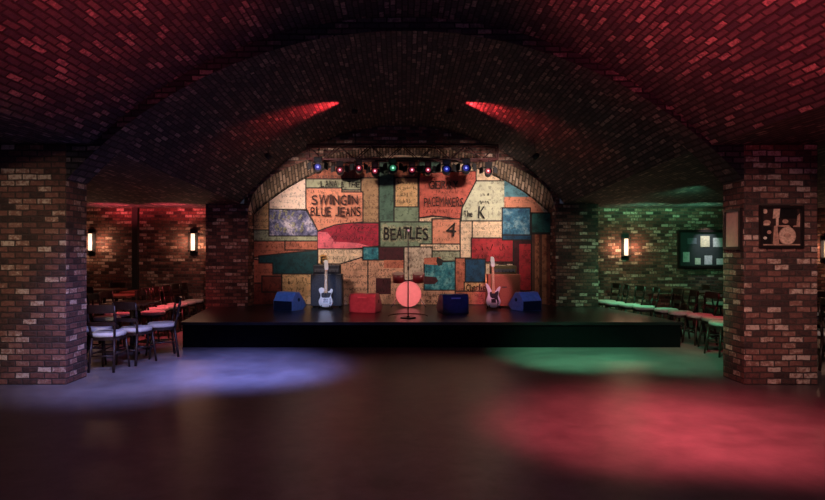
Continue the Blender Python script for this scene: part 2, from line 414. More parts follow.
# transverse rib between the pillars
m = MB(); N2 = 60
zs = []
for i in range(N2 + 1):
    x = -3.83 + 7.66 * i / N2; zs.append((x + .035, arc_h(x, RIBR, RIBC)))
for i in range(N2):
    (xa, za), (xb, zb) = zs[i], zs[i + 1]
    top = lambda x: 4.25 if abs(x) < 2.0 else 4.25
    m.face([(xa, D0, za), (xb, D0, zb), (xb, D0, 4.3), (xa, D0, 4.3)])
    m.face([(xa, D1, za), (xa, D1, 4.3), (xb, D1, 4.3), (xb, D1, zb)])
    L0, L1 = i * 0.14, (i + 1) * 0.14
    m.face([(xa, D0, za), (xa, D1, za), (xb, D1, zb), (xb, D0, zb)], [(0, L0), (.45, L0), (.45, L1), (0, L1)])
tag(m.build('trim_2', M_VAULT, merge='keep'), kind='structure')
for sx, side in ((-1, 'left'), (1, 'right')):
    m = MB(); xa, xb = sorted((sx * 3.83 + .035, sx * (4.70 if sx > 0 else 4.95)))
    m.box(xa, xb, D0, D1, 0, 2.72)
    o = m.build('brick_pillar', M_BRICK, bevel=0.012)
    tag(o, 'big square brick pillar at the %s front of the dance floor%s' % (side, ' carrying two framed pictures' if sx > 0 else ''), 'pillar', 'front pillars')
# thin downpipe on the left bay wall
m = MB(); m.box(-5.82, -5.70, DW - .07, DW, 0, SB)
tag(m.build('wall_post', plain('dark_iron', (0.02, 0.016, 0.016), 0.5)), 'narrow dark upright post on the brick wall between two lit wall lamps', 'post')

# ------------------------------------------------------------------ stage
black = plain('stage_black', (0.012, 0.012, 0.014), 0.28, noise=0.3, scale=3)
blackm = plain('stage_fascia_black', (0.002, 0.002, 0.003), 0.95, noise=0.3)
SH = 0.40
blackm.node_tree.nodes['Principled BSDF'].inputs['Specular IOR Level'].default_value = 0.1
st = empty('stage', (0.4, 9.4, 0)); tag(st, 'low black platform stage in front of the painted mural', 'stage')
out = [(-3.47, 9.4), (4.4, 9.4), (4.0, 12.0), (3.07, 12.0), (3.07, DM), (-3.07, DM), (-3.07, 12.0), (-3.85, 12.0)]
out = [(x - 0.4, y - 9.4) for x, y in out]
def slab(outl, z0, z1, name, mat, parent, inset=0):
    mb = MB(); A = [(x, y, z0) for x, y in outl]; B = [(x, y, z1) for x, y in outl]
    mb.face(B); mb.face(A[::-1])
    for i in range(len(outl)):
        j = (i + 1) % len(outl); mb.face([A[i], A[j], B[j], B[i]])
    return mb.build(name, mat, parent)
slab(out, SH - 0.045, SH, 'deck', black, st)
ins = [(x * 0.994, y + (0.03 if y < 0.1 else 0)) for x, y in out]
slab(ins, 0, SH - 0.045, 'fascia', blackm, st)

# ------------------------------------------------------------------ mural
def PX(x, D=DM): return (x - 402.0) * D / F
def PZ(y, D=DM): return 1.5 - (y - 252.0) * D / F
ZB = SH
clip_poly = [(-MWd, ZB), (MWd, ZB)] + [(x, arc_h(x, MR, MC)) for x in [MWd - 2 * MWd * i / 32 for i in range(33)]]
def clip(poly, cl_):
    def inside(p, a_, b_): return (b_[0] - a_[0]) * (p[1] - a_[1]) - (b_[1] - a_[1]) * (p[0] - a_[0]) >= -1e-9
    res = poly
    for i in range(len(cl_)):
        a_, b_ = cl_[i], cl_[(i + 1) % len(cl_)]
        if abs(a_[0] - b_[0]) + abs(a_[1] - b_[1]) < 1e-7: continue
        src, res = res, []
        for k in range(len(src)):
            p, q = src[k], src[(k + 1) % len(src)]
            ip, iq = inside(p, a_, b_), inside(q, a_, b_)
            if ip != iq:
                dx, dy = q[0] - p[0], q[1] - p[1]; ex, ey = b_[0] - a_[0], b_[1] - a_[1]
                den = ex * dy - ey * dx
                t_ = (ex * (a_[1] - p[1]) - ey * (a_[0] - p[0])) / den if den else 0
                c = (p[0] + dx * t_, p[1] + dy * t_)
                if ip: res.append(p); res.append(c)
                else: res.append(c)
            elif ip: res.append(p)
        if not res: return []
    return res
mu = empty('mural', (0, DM, ZB)); tag(mu, 'large arched painted mural of coloured patches and band names behind the stage', 'mural')
muM = []; muI = {}
def mcol(key, *a_, **k):
    if key not in muI: muI[key] = len(muM); muM.append(paint('mural_' + key, *a_, **k))
    return muI[key]
def lin(r, g, b): return tuple((c / 255.0) ** 2.2 for c in (r, g, b))
C = {
 'cream': mcol('cream', lin(235, 205, 170), scribble=0.5), 'pink_cream': mcol('pink_cream', lin(245, 218, 198), scribble=0.35, mottle=.2),
 'tan': mcol('tan', lin(215, 172, 122), scribble=0.7), 'navy': mcol('navy', lin(110, 112, 150), dark=lin(15, 25, 55), light=lin(225, 215, 225), edge=.8),
 'pale_green': mcol('pale_green', lin(160, 165, 135), scribble=0.6), 'salmon': mcol('salmon', lin(222, 146, 116), scribble=0.3, mottle=.25),
 'orange': mcol('orange', lin(188, 108, 84), scribble=0.5), 'teal_dark': mcol('teal_dark', lin(14, 64, 70), mottle=.6),
 'brown': mcol('brown', lin(120, 58, 46), mottle=.6), 'brown_orange': mcol('brown_orange', lin(165, 95, 72), scribble=.8, stripe=.4),
 'brown_tan': mcol('brown_tan', lin(170, 135, 100), scribble=.6), 'red': mcol('red', lin(172, 38, 62), dark=lin(110, 20, 45), scribble=.6),
 'pink': mcol('pink', lin(235, 110, 125), mottle=.3), 'green': mcol('green', lin(78, 108, 92), mottle=.5), 'green_grey': mcol('green_grey', lin(118, 138, 112), mottle=.5),
 'gerry': mcol('brick_orange', lin(196, 96, 80), scribble=.25, mottle=.3), 'mint': mcol('mint', lin(205, 208, 178), scribble=.25, mottle=.2),
 'sky': mcol('sky', lin(95, 150, 165), mottle=.5), 'steel': mcol('steel', lin(60, 120, 150), dark=lin(20, 60, 90), light=lin(150, 190, 200), edge=.6),
 'dteal': mcol('deep_teal', lin(40, 95, 90), mottle=.6), 'crimson': mcol('crimson', lin(172, 44, 52), dark=lin(120, 25, 35), scribble=.4),
 'maroon': mcol('maroon', lin(68, 24, 32), mottle=.6), 'stripes': mcol('stripes', lin(175, 108, 78), dark=lin(120, 50, 35), stripe=.85),
 'sea': mcol('sea', lin(40, 118, 130), dark=lin(20, 60, 75), light=lin(110, 170, 170)), 'dblue': mcol('dark_blue', lin(25, 68, 98), mottle=.6),
 'grey_cream': mcol('grey_cream', lin(195, 175, 152), dark=lin(110, 90, 80)), 'peach': mcol('peach', lin(208, 156, 126), scribble=.8),
 'ink': mcol('ink', (0.02, 0.014, 0.012), mottle=.2), 'white': mcol('white', lin(225, 215, 195), mottle=.2), 'yellow': mcol('yellow', lin(200, 160, 70), mottle=.2),
 'dred': mcol('dark_red', lin(120, 22, 22), mottle=.2),
}
mb = MB(); lay = [0]
def L(p): return (p[0], p[1] - DM, p[2] - ZB)
def flat(poly, mi, yoff):
    q = clip(poly, clip_poly)
    if len(q) < 3: return None
    # tiny relief: each painted layer is 1 mm proud of the one below
    mb.face([L((x, DM - yoff, z)) for x, z in q], mi=mi)
    return q
def orient(p):
    a_ = sum(p[i][0] * p[(i + 1) % len(p)][1] - p[(i + 1) % len(p)][0] * p[i][1] for i in range(len(p)))
    return p if a_ > 0 else p[::-1]
def patch(col, pts, line=True, lw=0.013):
    lay[0] += 1; y = 0.004 + lay[0] * 0.0008
    poly = orient([(PX(a_), PZ(b_)) for a_, b_ in pts])
    q = flat(poly, C[col], y)
    if q and line:
        for i in range(len(q)):
            a_, b_ = Vector(q[i]), Vector(q[(i + 1) % len(q)])
            if (b_ - a_).length < 0.02: continue
            t_ = (b_ - a_).normalized(); n_ = Vector((-t_.y, t_.x)) * lw
            e = t_ * lw
            quad = [(a_ - n_ - e), (b_ - n_ + e), (b_ + n_ + e), (a_ + n_ - e)]
            flat([tuple(v_) for v_ in quad], C['ink'], y + 0.0004)
def rect(col, x0, y0, x1, y1, **k): patch(col, [(x0, y0), (x1, y0), (x1, y1), (x0, y1)], **k)
# backing board
poly = clip_poly
mb.face([L((x, DM, z)) for x, z in poly], mi=C['cream'])
rect('tan', 246, 170, 269, 230)
patch('pink_cream', [(269, 160), (306, 150), (306, 210), (269, 210)])
patch('navy', [(269, 209), (306, 210), (318, 231), (318, 236), (269, 236)])
patch('pale_green', [(246, 230), (269, 230), (269, 236), (318, 236), (318, 241), (246, 241)])
patch('orange', [(246, 241), (318, 241), (318, 252), (246, 258)])
rect('orange', 285, 241, 318, 250)
patch('orange', [(246, 258), (273, 262), (282, 274), (282, 290), (246, 290)])
rect('brown', 246, 283, 282, 306); rect('brown', 262, 276, 282, 292)
patch('teal_dark', [(259, 256), (318, 250), (318, 274), (273, 274), (273, 263), (259, 263)])
rect('tan', 282, 274, 318, 306)
rect('brown_orange', 306, 150, 380, 179)
rect('pale_green', 306, 179, 361, 190)
rect('brown_tan', 361, 178, 379, 223)
patch('salmon', [(306, 188), (342, 188), (342, 192), (363, 192), (363, 222), (345, 224), (318, 231), (312, 219), (306, 208)])
patch('red', [(318, 231), (335, 225), (350, 223), (379, 223), (379, 246), (360, 248), (318, 249)])
patch('pink', [(318, 240), (340, 242), (358, 243), (372, 247), (340, 249), (318, 249)], line=False)
patch('pink', [(318, 232), (327, 232), (334, 240), (330, 245), (318, 245)], line=False)
rect('green', 379, 160, 394, 222); rect('brown_orange', 394, 158, 419, 180); rect('tan', 395, 178, 418, 207)
rect('green_grey', 394, 207, 419, 222)
rect('green', 419, 158, 440, 176)
patch('green_grey', [(380, 222), (432, 222), (432, 246), (404, 247), (380, 247)])
patch('gerry', [(419, 173), (476, 171), (476, 181), (462, 208), (460, 220), (445, 217), (432, 216), (419, 218)])
rect('cream', 476, 165, 500, 181)
rect('salmon', 432, 219, 460, 244)
rect('cream', 420, 244, 460, 251)
rect('pale_green', 431, 251, 460, 261)
patch('mint', [(476, 181), (509, 181), (509, 208), (504, 221), (461, 221), (462, 208)])
patch('sky', [(504, 175), (512, 180), (532, 200), (504, 197)], line=False)
patch('salmon', [(504, 197), (532, 197), (546, 216), (504, 209)], line=False)
rect('steel', 502, 208, 530, 236)
rect('dteal', 531, 213, 556, 233)
rect('cream', 460, 221, 502, 238); rect('cream', 460, 221, 472, 258)
rect('crimson', 471, 238, 533, 262); rect('maroon', 513, 240, 534, 306); rect('crimson', 519, 244, 533, 290, line=False)
rect('dblue', 502, 235, 531, 240)
rect('stripes', 531, 234, 556, 306)
rect('brown', 546, 236, 556, 306, line=False)
rect('dblue', 464, 259, 485, 282); rect('orange', 455, 258, 465, 291)
rect('tan', 464, 282, 487, 291); rect('orange', 455, 291, 500, 306)
rect('cream', 318, 249, 363, 264)
patch('peach', [(318, 264), (340, 264), (363, 257), (368, 257), (368, 306), (318, 306)])
rect('sea', 363, 247, 380, 260); rect('maroon', 379, 247, 404, 260)
rect('peach', 368, 260, 404, 306); rect('orange', 384, 260, 404, 268, line=False)
rect('grey_cream', 404, 247, 432, 281); rect('peach', 404, 281, 455, 306)
patch('sea', [(424, 263), (455, 261), (455, 290), (424, 290)])
patch('orange', [(424, 258), (440, 257), (442, 262), (436, 265), (424, 264)], line=False)
patch('maroon', [(424, 276), (436, 277), (438, 281), (434, 284), (424, 284)], line=False)
patch('ink', [(437, 257), (443, 260), (442, 265), (438, 266), (436, 261)], line=False)
rect('maroon', 376, 278, 391, 294, line=False)
sf = mb.build('painted_surface', muM, mu, merge='keep')
# lettering
lt = MB(); li = {'ink': 0, 'white': 1, 'dred': 2, 'yellow': 3}
def word(s_, x0, x1, y0, y1, col='ink', grow=0.006, off=0.062, tilt=0):
    """hand-painted word: every letter is set by itself with a little wobble"""
    ws = []
    for ch in s_:
        if ch == ' ': ws.append(.35); continue
        ws.append({'I': .28, 'i': .25, 'l': .25, 'r': .4, '.': .2, '*': .5, 'M': .85, 'W': .95, 'm': .8}.get(ch, .62 if ch.isupper() or ch.isdigit() else .52))
    tot = sum(ws) + .12 * (len(ws) - 1); X0, X1, Z0, Z1 = PX(x0), PX(x1), PZ(y1) - ZB, PZ(y0) - ZB
    k = (X1 - X0) / tot; x = X0; h = Z1 - Z0
    for ch, w_ in zip(s_, ws):
        if ch != ' ':
            rr = random.Random(hash((s_, round(x, 3))) if False else int(abs(x) * 1000) + ord(ch))
            d = rr.uniform(-.06, .06) * h; hh = h * (.72 if ch.islower() and ch not in 'bdfhklt' else (.18 if ch == '.' else 1))
            put_text(lt, ch, x, x + w_ * k, Z0 + d, Z0 + d + hh * rr.uniform(.94, 1.05), -off, li[col], grow=grow, tilt=rr.uniform(-.07, .07))
        x += (w_ + .12) * k
def scrawl(x0, x1, y0, y1, col='ink', seed=1, wt=.008):
    """a row of brushed strokes too worn to read"""
    rr = random.Random(seed); X0, X1, Z0, Z1 = PX(x0), PX(x1), PZ(y1) - ZB, PZ(y0) - ZB; h = Z1 - Z0; x = X0
    while x < X1 - h * .3:
        w_ = h * rr.uniform(.4, .75)
        if rr.random() < .12: x += w_ * .6; continue
        pts = [(x + rr.uniform(0, w_), Z0 + rr.choice((0, .5, 1)) * h + rr.uniform(-.08, .08) * h) for _ in range(rr.choice((3, 3, 4)))]
        for p, q in zip(pts, pts[1:]):
            a_, b_ = Vector(p), Vector(q)
            if (b_ - a_).length < .01: continue
            t_ = (b_ - a_).normalized(); n_ = Vector((-t_.y, t_.x)) * wt
            lt.face([(v_.x, -.0615, v_.y) for v_ in (a_ - n_, b_ - n_, b_ + n_, a_ + n_)], mi=li[col])
        x += w_ + h * .18
word('LANA & THE', 321, 360, 181.5, 187.5, grow=.003)
word('SWINGIN', 312, 358, 195.5, 205, 'dred', grow=.008)
word('BLUE JEANS', 311, 361, 207.5, 216.5, 'dred', grow=.005)
scrawl(311, 326, 190.5, 193.5, 'dred', 3, .006); scrawl(314, 342, 219.5, 223, 'dred', 4, .006); scrawl(346, 358, 218.5, 222, 'ink', 5, .012)
scrawl(334, 373, 227, 232.5, 'ink', 6, .010); scrawl(332, 376, 236, 240, 'ink', 7, .007)
word('BEATLES', 382.5, 429, 226.5, 241, 'white', grow=.030, off=.060); word('BEATLES', 384, 428, 227.5, 239.5, 'ink', grow=.010, off=.064)
word('GERRY', 429, 458, 181, 189, 'dred', grow=.006); scrawl(436, 459, 190.5, 193.5, 'dred', 8, .007)
word('PACEMAKERS', 424, 463, 197.5, 206.5, 'dred', grow=.004); scrawl(423, 460, 209.5, 213, 'dred', 9, .007); scrawl(423, 458, 216, 217.5, 'dred', 10, .004)
word('& 2', 463, 472, 174, 180, 'ink', grow=.0)
word('4', 446, 456, 223, 237, 'ink', grow=.005); scrawl(436, 444, 223, 227, 'dred', 11, .005); scrawl(434, 450, 238, 241, 'dred', 12, .005)
scrawl(423, 457, 246, 249, 'ink', 13, .006); scrawl(433, 456, 254, 257, 'ink', 31, .003)
word('The', 463.5, 472, 211, 217, 'ink', grow=.005); word('K', 478, 485, 207, 219, 'ink', grow=.005); scrawl(487, 500, 211, 218, 'dred', 14, .004)
scrawl(480, 488, 193.5, 198, 'ink', 15, .016); scrawl(477, 489, 201, 204.5, 'ink', 16, .014)
scrawl(328, 350, 250.5, 253.5, 'ink', 17, .003)
word('F', 321, 327, 256, 264, 'yellow', grow=.02, off=.060); word('F', 321.5, 326.5, 256.5, 263.5, 'ink', grow=.005, off=.064)
scrawl(330, 352, 256.5, 261.5, 'ink', 18, .006)
word('Charlie', 466, 485, 284, 290, 'dred', grow=.004)
scrawl(266, 284, 243, 248, 'dred', 19, .006); scrawl(287, 314, 243, 247, 'dred', 20, .006)
scrawl(288, 312, 278, 284, 'ink', 21, .008); scrawl(290, 306, 287, 292, 'ink', 22, .006); scrawl(474, 510, 244, 250, 'dred', 23, .010); scrawl(476, 506, 254, 258, 'dred', 24, .006)
for k, (a_, b_, c_, d_) in enumerate(((271, 303, 211, 220), (274, 306, 223, 232))): scrawl(a_, b_, c_, d_, 'white', 25 + k, .020); scrawl(a_ + 1, b_ + 1, c_ + 1, d_ - 1, 'white', 35 + k, .014)
scrawl(345, 365, 265, 270, 'dred', 27, .005); scrawl(346, 364, 275, 278, 'dred', 28, .004); scrawl(346, 365, 281, 283, 'dred', 29, .004)
for k in range(4): scrawl(466, 500, 224 + k * 3.6, 225.8 + k * 3.6, 'ink', 40 + k, .002)
for k in range(4): scrawl(397, 415, 181 + k * 6, 184.5 + k * 6, 'ink', 50 + k, .005)
for k in range(5): scrawl(536, 541, 238 + k * 12, 246 + k * 12, 'dred', 60 + k, .006)
for k in range(5): scrawl(370, 400, 264 + k * 8, 268 + k * 8, 'dred', 70 + k, .004)
for k in range(4): scrawl(408, 430, 250 + k * 7, 254 + k * 7, 'dred', 80 + k, .005)
for k in range(3): scrawl(426, 452, 292 + k * 4, 295 + k * 4, 'dred', 90 + k, .006)
scrawl(456, 463, 262, 268, 'dred', 95, .005); scrawl(456, 463, 272, 278, 'dred', 96, .005)
def worn(name, col, keep=0.62):
    m, t, b = nt(name)
    tc = t.nodes.new('ShaderNodeTexCoord'); n = t.nodes.new('ShaderNodeTexNoise'); n.inputs['Scale'].default_value = 26; n.inputs['Detail'].default_value = 5
    t.links.new(tc.outputs['Object'], n.inputs['Vector'])
    mr = t.nodes.new('ShaderNodeMapRange'); mr.inputs['From Min'].default_value = .36; mr.inputs['From Max'].default_value = .56
    mr.inputs['To Min'].default_value = .25; mr.inputs['To Max'].default_value = keep
    t.links.new(n.outputs['Fac'], mr.inputs['Value']); t.links.new(mr.outputs[0], b.inputs['Alpha'])
    b.inputs['Base Color'].default_value = col + (1,); b.inputs['Roughness'].default_value = .7
    return m
lt.build('lettering', [worn('letter_ink', (0.018, 0.013, 0.012), .72), worn('letter_white', lin(185, 185, 150), .6), worn('letter_red', (0.075, 0.02, 0.015), .62), worn('letter_yellow', lin(200, 150, 60))], mu, merge='keep')

# ------------------------------------------------------------------ truss and stage lamps
TD = 11.5
def TX(x): return (x - 402) * TD / F
def TZ(y): return 1.5 + (252 - y) * TD / F
steel = plain('truss_paint', (0.05, 0.012, 0.014), 0.6, 0.1)
x0, x1, zt, zb = TX(308), TX(497), TZ(146), TZ(160)
tr = empty('lighting_truss', (0, TD, zb)); tag(tr, 'long dark box truss under the arch carrying the row of stage lamps', 'truss')
H_ = zt - zb; W_ = 0.24
for (dy, dz) in ((-W_ / 2, 0), (W_ / 2, 0), (-W_ / 2, H_), (W_ / 2, H_)):
    c = MB(); c.tube((x0, dy, dz), (x1, dy, dz), 0.018, n=8); c.build('chord', steel, tr)
nb = 12
for k in range(nb):
    xa = x0 + (x1 - x0) * k / nb; xb = x0 + (x1 - x0) * (k + 1) / nb
    c = MB(); z0_, z1_ = (0, H_) if k % 2 else (H_, 0)
    for dy in (-W_ / 2, W_ / 2): c.tube((xa, dy, z0_), (xb, dy, z1_), 0.009, n=6)
    c.tube((xa, -W_ / 2, z0_), (xa, W_ / 2, z0_), 0.009, n=6); c.build('brace', steel, tr)
for xe in (x0, x1):
    c = MB(); c.path([(xe, -W_ / 2, 0), (xe, W_ / 2, 0), (xe, W_ / 2, H_), (xe, -W_ / 2, H_), (xe, -W_ / 2, 0)], 0.014); c.build('end_frame', steel, tr)
for xe in (-0.9, 0.9):
    zc = 4.0 - zb - 0.1
    c = MB(); c.tube((xe, 0, H_), (xe, 0, zc - 0.05), 0.012, n=8); c.build('hanger', steel, tr)

dk = plain('lamp_black', (0.02, 0.02, 0.022), 0.4, 0.2)
lens = {'blue': plain('lens_blue', (0.02, 0.02, 0.1), .3, emit=(0.02, 0.03, 0.40), es=.30),
        'pink': plain('lens_pink', (0.1, 0.02, 0.02), .3, emit=(0.6, 0.04, 0.09), es=.30),
        'green': plain('lens_green', (0.1, 0.5, 0.2), .3, emit=(0.04, 0.30, 0.16), es=.3)}
core = {'blue': plain('bulb_blue', (0.1, 0.1, 0.3), .3, emit=(0.22, 0.28, 1.0), es=.9),
        'pink': plain('bulb_pink', (0.3, 0.1, 0.1), .3, emit=(1.0, 0.50, 0.56), es=1.3),
        'green': plain('bulb_green', (0.5, 0.9, 0.6), .3, emit=(0.45, 1.0, 0.70), es=.9)}
lamps = [(318, 169, 'blue', 'outer left end'), (340, 172, 'pink', 'next after the leftmost blue'), (359, 170, 'pink', 'third from the left'), (375, 173, 'pink', 'just left of the green one'),
         (393, 170, 'green', 'the only green one'), (412, 172, 'pink', 'just right of the green one'), (428, 172, 'pink', 'left of the two blue ones'), (446.5, 171, 'blue', 'left one of the right blue pair'),
         (466, 170, 'blue', 'right one of the right blue pair'), (488, 173, 'pink', 'outer right end')]
for (px, py, c_, where) in lamps:
    X, Z = TX(px), TZ(py)
    o = empty('stage_lamp', (X, TD, Z))
    big = 1.0 if c_ != 'pink' else 0.82
    yaw = (-X) * 0.06
    M = Matrix.Rotation(yaw, 4, 'Z') @ Matrix.Rotation(R(-12), 4, 'X')
    def P(x, y, z): return M @ Vector((x, y, z))
    b = MB(); r = 0.095 * big
    b.tube(P(0, 0.13, 0), P(0, 0.07, 0), r * .45, r * .8, 14); b.tube(P(0, 0.07, 0), P(0, -0.11, 0), r * .8, r, 14)
    b.build('housing', dk, o)
    b = MB()
    for s_ in (-1, 1): b.tbox(M @ Matrix.Translation((s_ * (r + .045) * .5 + s_ * r * .9, -0.17, 0)) @ Matrix.Rotation(s_ * R(-35), 4, 'Z'), 0.008, 0.12, r * 1.5)
    b.tbox(M @ Matrix.Translation((0, -0.17, r + .03)) @ Matrix.Rotation(R(-30), 4, 'X'), r * 1.6, 0.12, 0.008)
    b.build('barn_door', dk, o)
    b = MB(); b.tube(P(0, -0.112, 0), P(0, -0.118, 0), r * .62, n=20); ln = b.build('lens', lens[c_], o)
    b = MB(); b.tube(P(0, -0.119, 0), P(0, -0.127, 0), r * .22, n=16); b.build('bulb', core[c_], ln)
    b = MB(); yt = zb - Z
    b.path([(-r - .02, 0, 0), (-r - .02, 0, r + .02), (0, 0, r + .035), (r + .02, 0, r + .02), (r + .02, 0, 0)], 0.008, 6)
    b.tube((0, 0, r + .03), (0, -W_ / 2, yt), 0.010, n=8)
    b.build('yoke', dk, o)
    tag(o, '%s stage lamp hanging from the truss, %s' % ({'pink': 'pinkish red', 'blue': 'deep blue', 'green': 'green'}[c_], where), 'stage light', 'stage lamps on the truss')

# made-up wash lamps added to light the mural, hung under the vault haunches
for sx in (-1, 1):
    p0 = Vector((sx * 2.25, 10.3, 3.10)); p1 = Vector((sx * 1.15, 12.5, 2.05)); d = (p1 - p0).normalized()
    o = empty('wash_light', p0); tag(o, 'small dark wash light under the vault left of the truss' if sx < 0 else 'small dark wash light under the vault right of the truss', 'spotlight', 'wash lights')
    b = MB(); b.tube(-d * .13, -d * .01, .04, .06, 14); b.build('housing', dk, o)
    b = MB(); b.tube(-d * .08, (0, 0, arc_h(2.25, VR, CB) + .12 - 3.10), 0.008, n=6); b.build('bracket', dk, o)
    spot('mural_wash', p0 + d * .03, p1, (1.0, 0.77, 0.66), 165, 88, 0.9, 0.05, spec=.4)
# spots that graze the vault behind the truss, each in a small can
for sx in (-1, 1):
    o = empty('vault_spotlight', (sx * 0.78, 9.9, 3.95)); tag(o, 'small dark can light under the vault throwing the %s red streak' % ('left' if sx < 0 else 'right'), 'spotlight', 'vault spotlights')
    b = MB(); b.tube((-sx * .05, 0, -0.14), (sx * .05, 0, -0.13), 0.04, 0.05, 14); b.build('housing', dk, o)
    b = MB(); b.tube((0, 0, -.1), (0, 0, 0.12), 0.008, n=6); b.build('bracket', dk, o)
    spot('vault_graze', (sx * 0.80, 9.9, 3.80), (sx * 3.1, 9.6, 2.98), (1.0, .06, .07), 1100, 90, 1.0, 0.02)
    spot('vault_graze', (sx * 0.80, 9.9, 3.86), (sx * 3.1, 9.75, 3.52), (1.0, .05, .06), 800, 60, 1.0, 0.02)

# ------------------------------------------------------------------ stage gear
navy_tolex = plain('tolex_black', (0.022, 0.024, 0.035), .6, noise=.4, scale=60)
grille = plain('grille_cloth', (0.035, 0.038, 0.05), .85, noise=.5, scale=90)
chrome = plain('chrome', (.7, .7, .72), .25, 1.0)
white = plain('white_enamel', (.80, .80, .82), .3, coat=.4, noise=.03)
def place_px(px, py, h=SH):   # foot point seen at a pixel -> room position, height h
    D = (1.5 - h) * F / (py - 252.0)
    return ((px - 402) * D / F, D, h)

def amp_stack(loc, w_, cab_h, head_h, head_w, tol, gr, head_gr, label, name='guitar_amplifier'):
    o = empty(name, loc); tag(o, label, 'amplifier'); d = .34
    b = MB(); b.box(-w_ / 2, w_ / 2, -d / 2, d / 2, .03, cab_h); cb = b.build('cabinet', tol, o, bevel=.012)
    b = MB(); b.box(-w_ / 2 + .035, w_ / 2 - .035, -d / 2 - .004, -d / 2 + .004, .07, cab_h - .04); g = b.build('grille', gr, o)
    b = MB(); b.box(-.05, .05, -d / 2 - .010, -d / 2 - .003, cab_h * .60, cab_h * .60 + .02); b.build('badge', plain('badge_dark', (.05, .04, .035), .4), g)
    b = MB(); hw = head_w / 2; b.box(-hw, hw, -d / 2 + .03, d / 2 - .03, cab_h + .005, cab_h + head_h); b.build('amp_head', tol if head_gr is None else head_gr, o, bevel=.01)
    b = MB(); b.box(-hw + .03, hw - .03, -d / 2 + .024, -d / 2 + .032, cab_h + .04, cab_h + head_h * .62)
    cp = b.build('control_panel', plain('amp_panel', (.12, .12, .13), .4, .4), o)
    for k in range(6):
        b = MB(); x = -hw * .7 + k * hw * 1.4 / 5; b.tube((x, -d / 2 + .024, cab_h + head_h * .35), (x, -d / 2 + .008, cab_h + head_h * .35), .011, n=10); b.build('knob', dk, cp)
    for sx in (-1, 1):
        for sy in (-1, 1):
            b = MB(); b.tube((sx * (w_ / 2 - .05), sy * .12, 0), (sx * (w_ / 2 - .05), sy * .12, .035), .02, n=10); b.build('foot', dk, o)
    b = MB(); b.path([(-.09, 0, cab_h + head_h), (-.07, 0, cab_h + head_h + .02), (.07, 0, cab_h + head_h + .02), (.09, 0, cab_h + head_h)], .008); b.build('handle', dk, o)
    return o
x_, y_, _ = place_px(328.5, 306)
amp_stack((x_, 12.02, SH), .62, .66, .18, .53, navy_tolex, grille, None, 'black guitar amplifier stack behind the pale guitar on the stage')
orange_t = plain('tolex_orange', lin(165, 95, 70), .55, noise=.2, scale=50)
amp_stack(((503 - 402) * 12.0 / F, 12.02, SH), .64, .66, .17, .50, orange_t, plain('grille_orange', lin(150, 88, 68), .8, noise=.2, scale=70),
          plain('olive_head', lin(95, 85, 55), .6), 'orange brown amplifier with olive head behind the pinkish bass guitar')

def outline_smooth(pts, n=5):
    res = []; k = len(pts)
    for i in range(k):
        p0, p1, p2, p3 = [Vector(pts[(i + j - 1) % k]) for j in range(4)]
        for s_ in range(n):
            t_ = s_ / n
            res.append(tuple(0.5 * ((2 * p1) + (p2 - p0) * t_ + (2 * p0 - 5 * p1 + 4 * p2 - p3) * t_ ** 2 + (-p0 + 3 * p1 - 3 * p2 + p3) * t_ ** 3)))
    return res
TELE = [(-.05, .0), (.05, .0), (.13, .04), (.160, .12), (.125, .20), (.115, .25), (.150, .315), (.150, .36), (.115, .375), (.085, .335), (.045, .325), (.0, .345), (-.045, .385), (-.10, .400), (-.150, .38), (-.155, .33), (-.120, .26), (-.125, .20), (-.160, .12), (-.13, .04)]
BASS = [(-.04, .0), (.05, .0), (.125, .035), (.165, .11), (.14, .19), (.115, .25), (.140, .33), (.165, .40), (.150, .425), (.10, .39), (.06, .34), (.0, .33), (-.05, .37), (-.10, .45), (-.145, .49), (-.165, .46), (-.140, .36), (-.120, .28), (-.140, .20), (-.165, .11), (-.125, .035)]
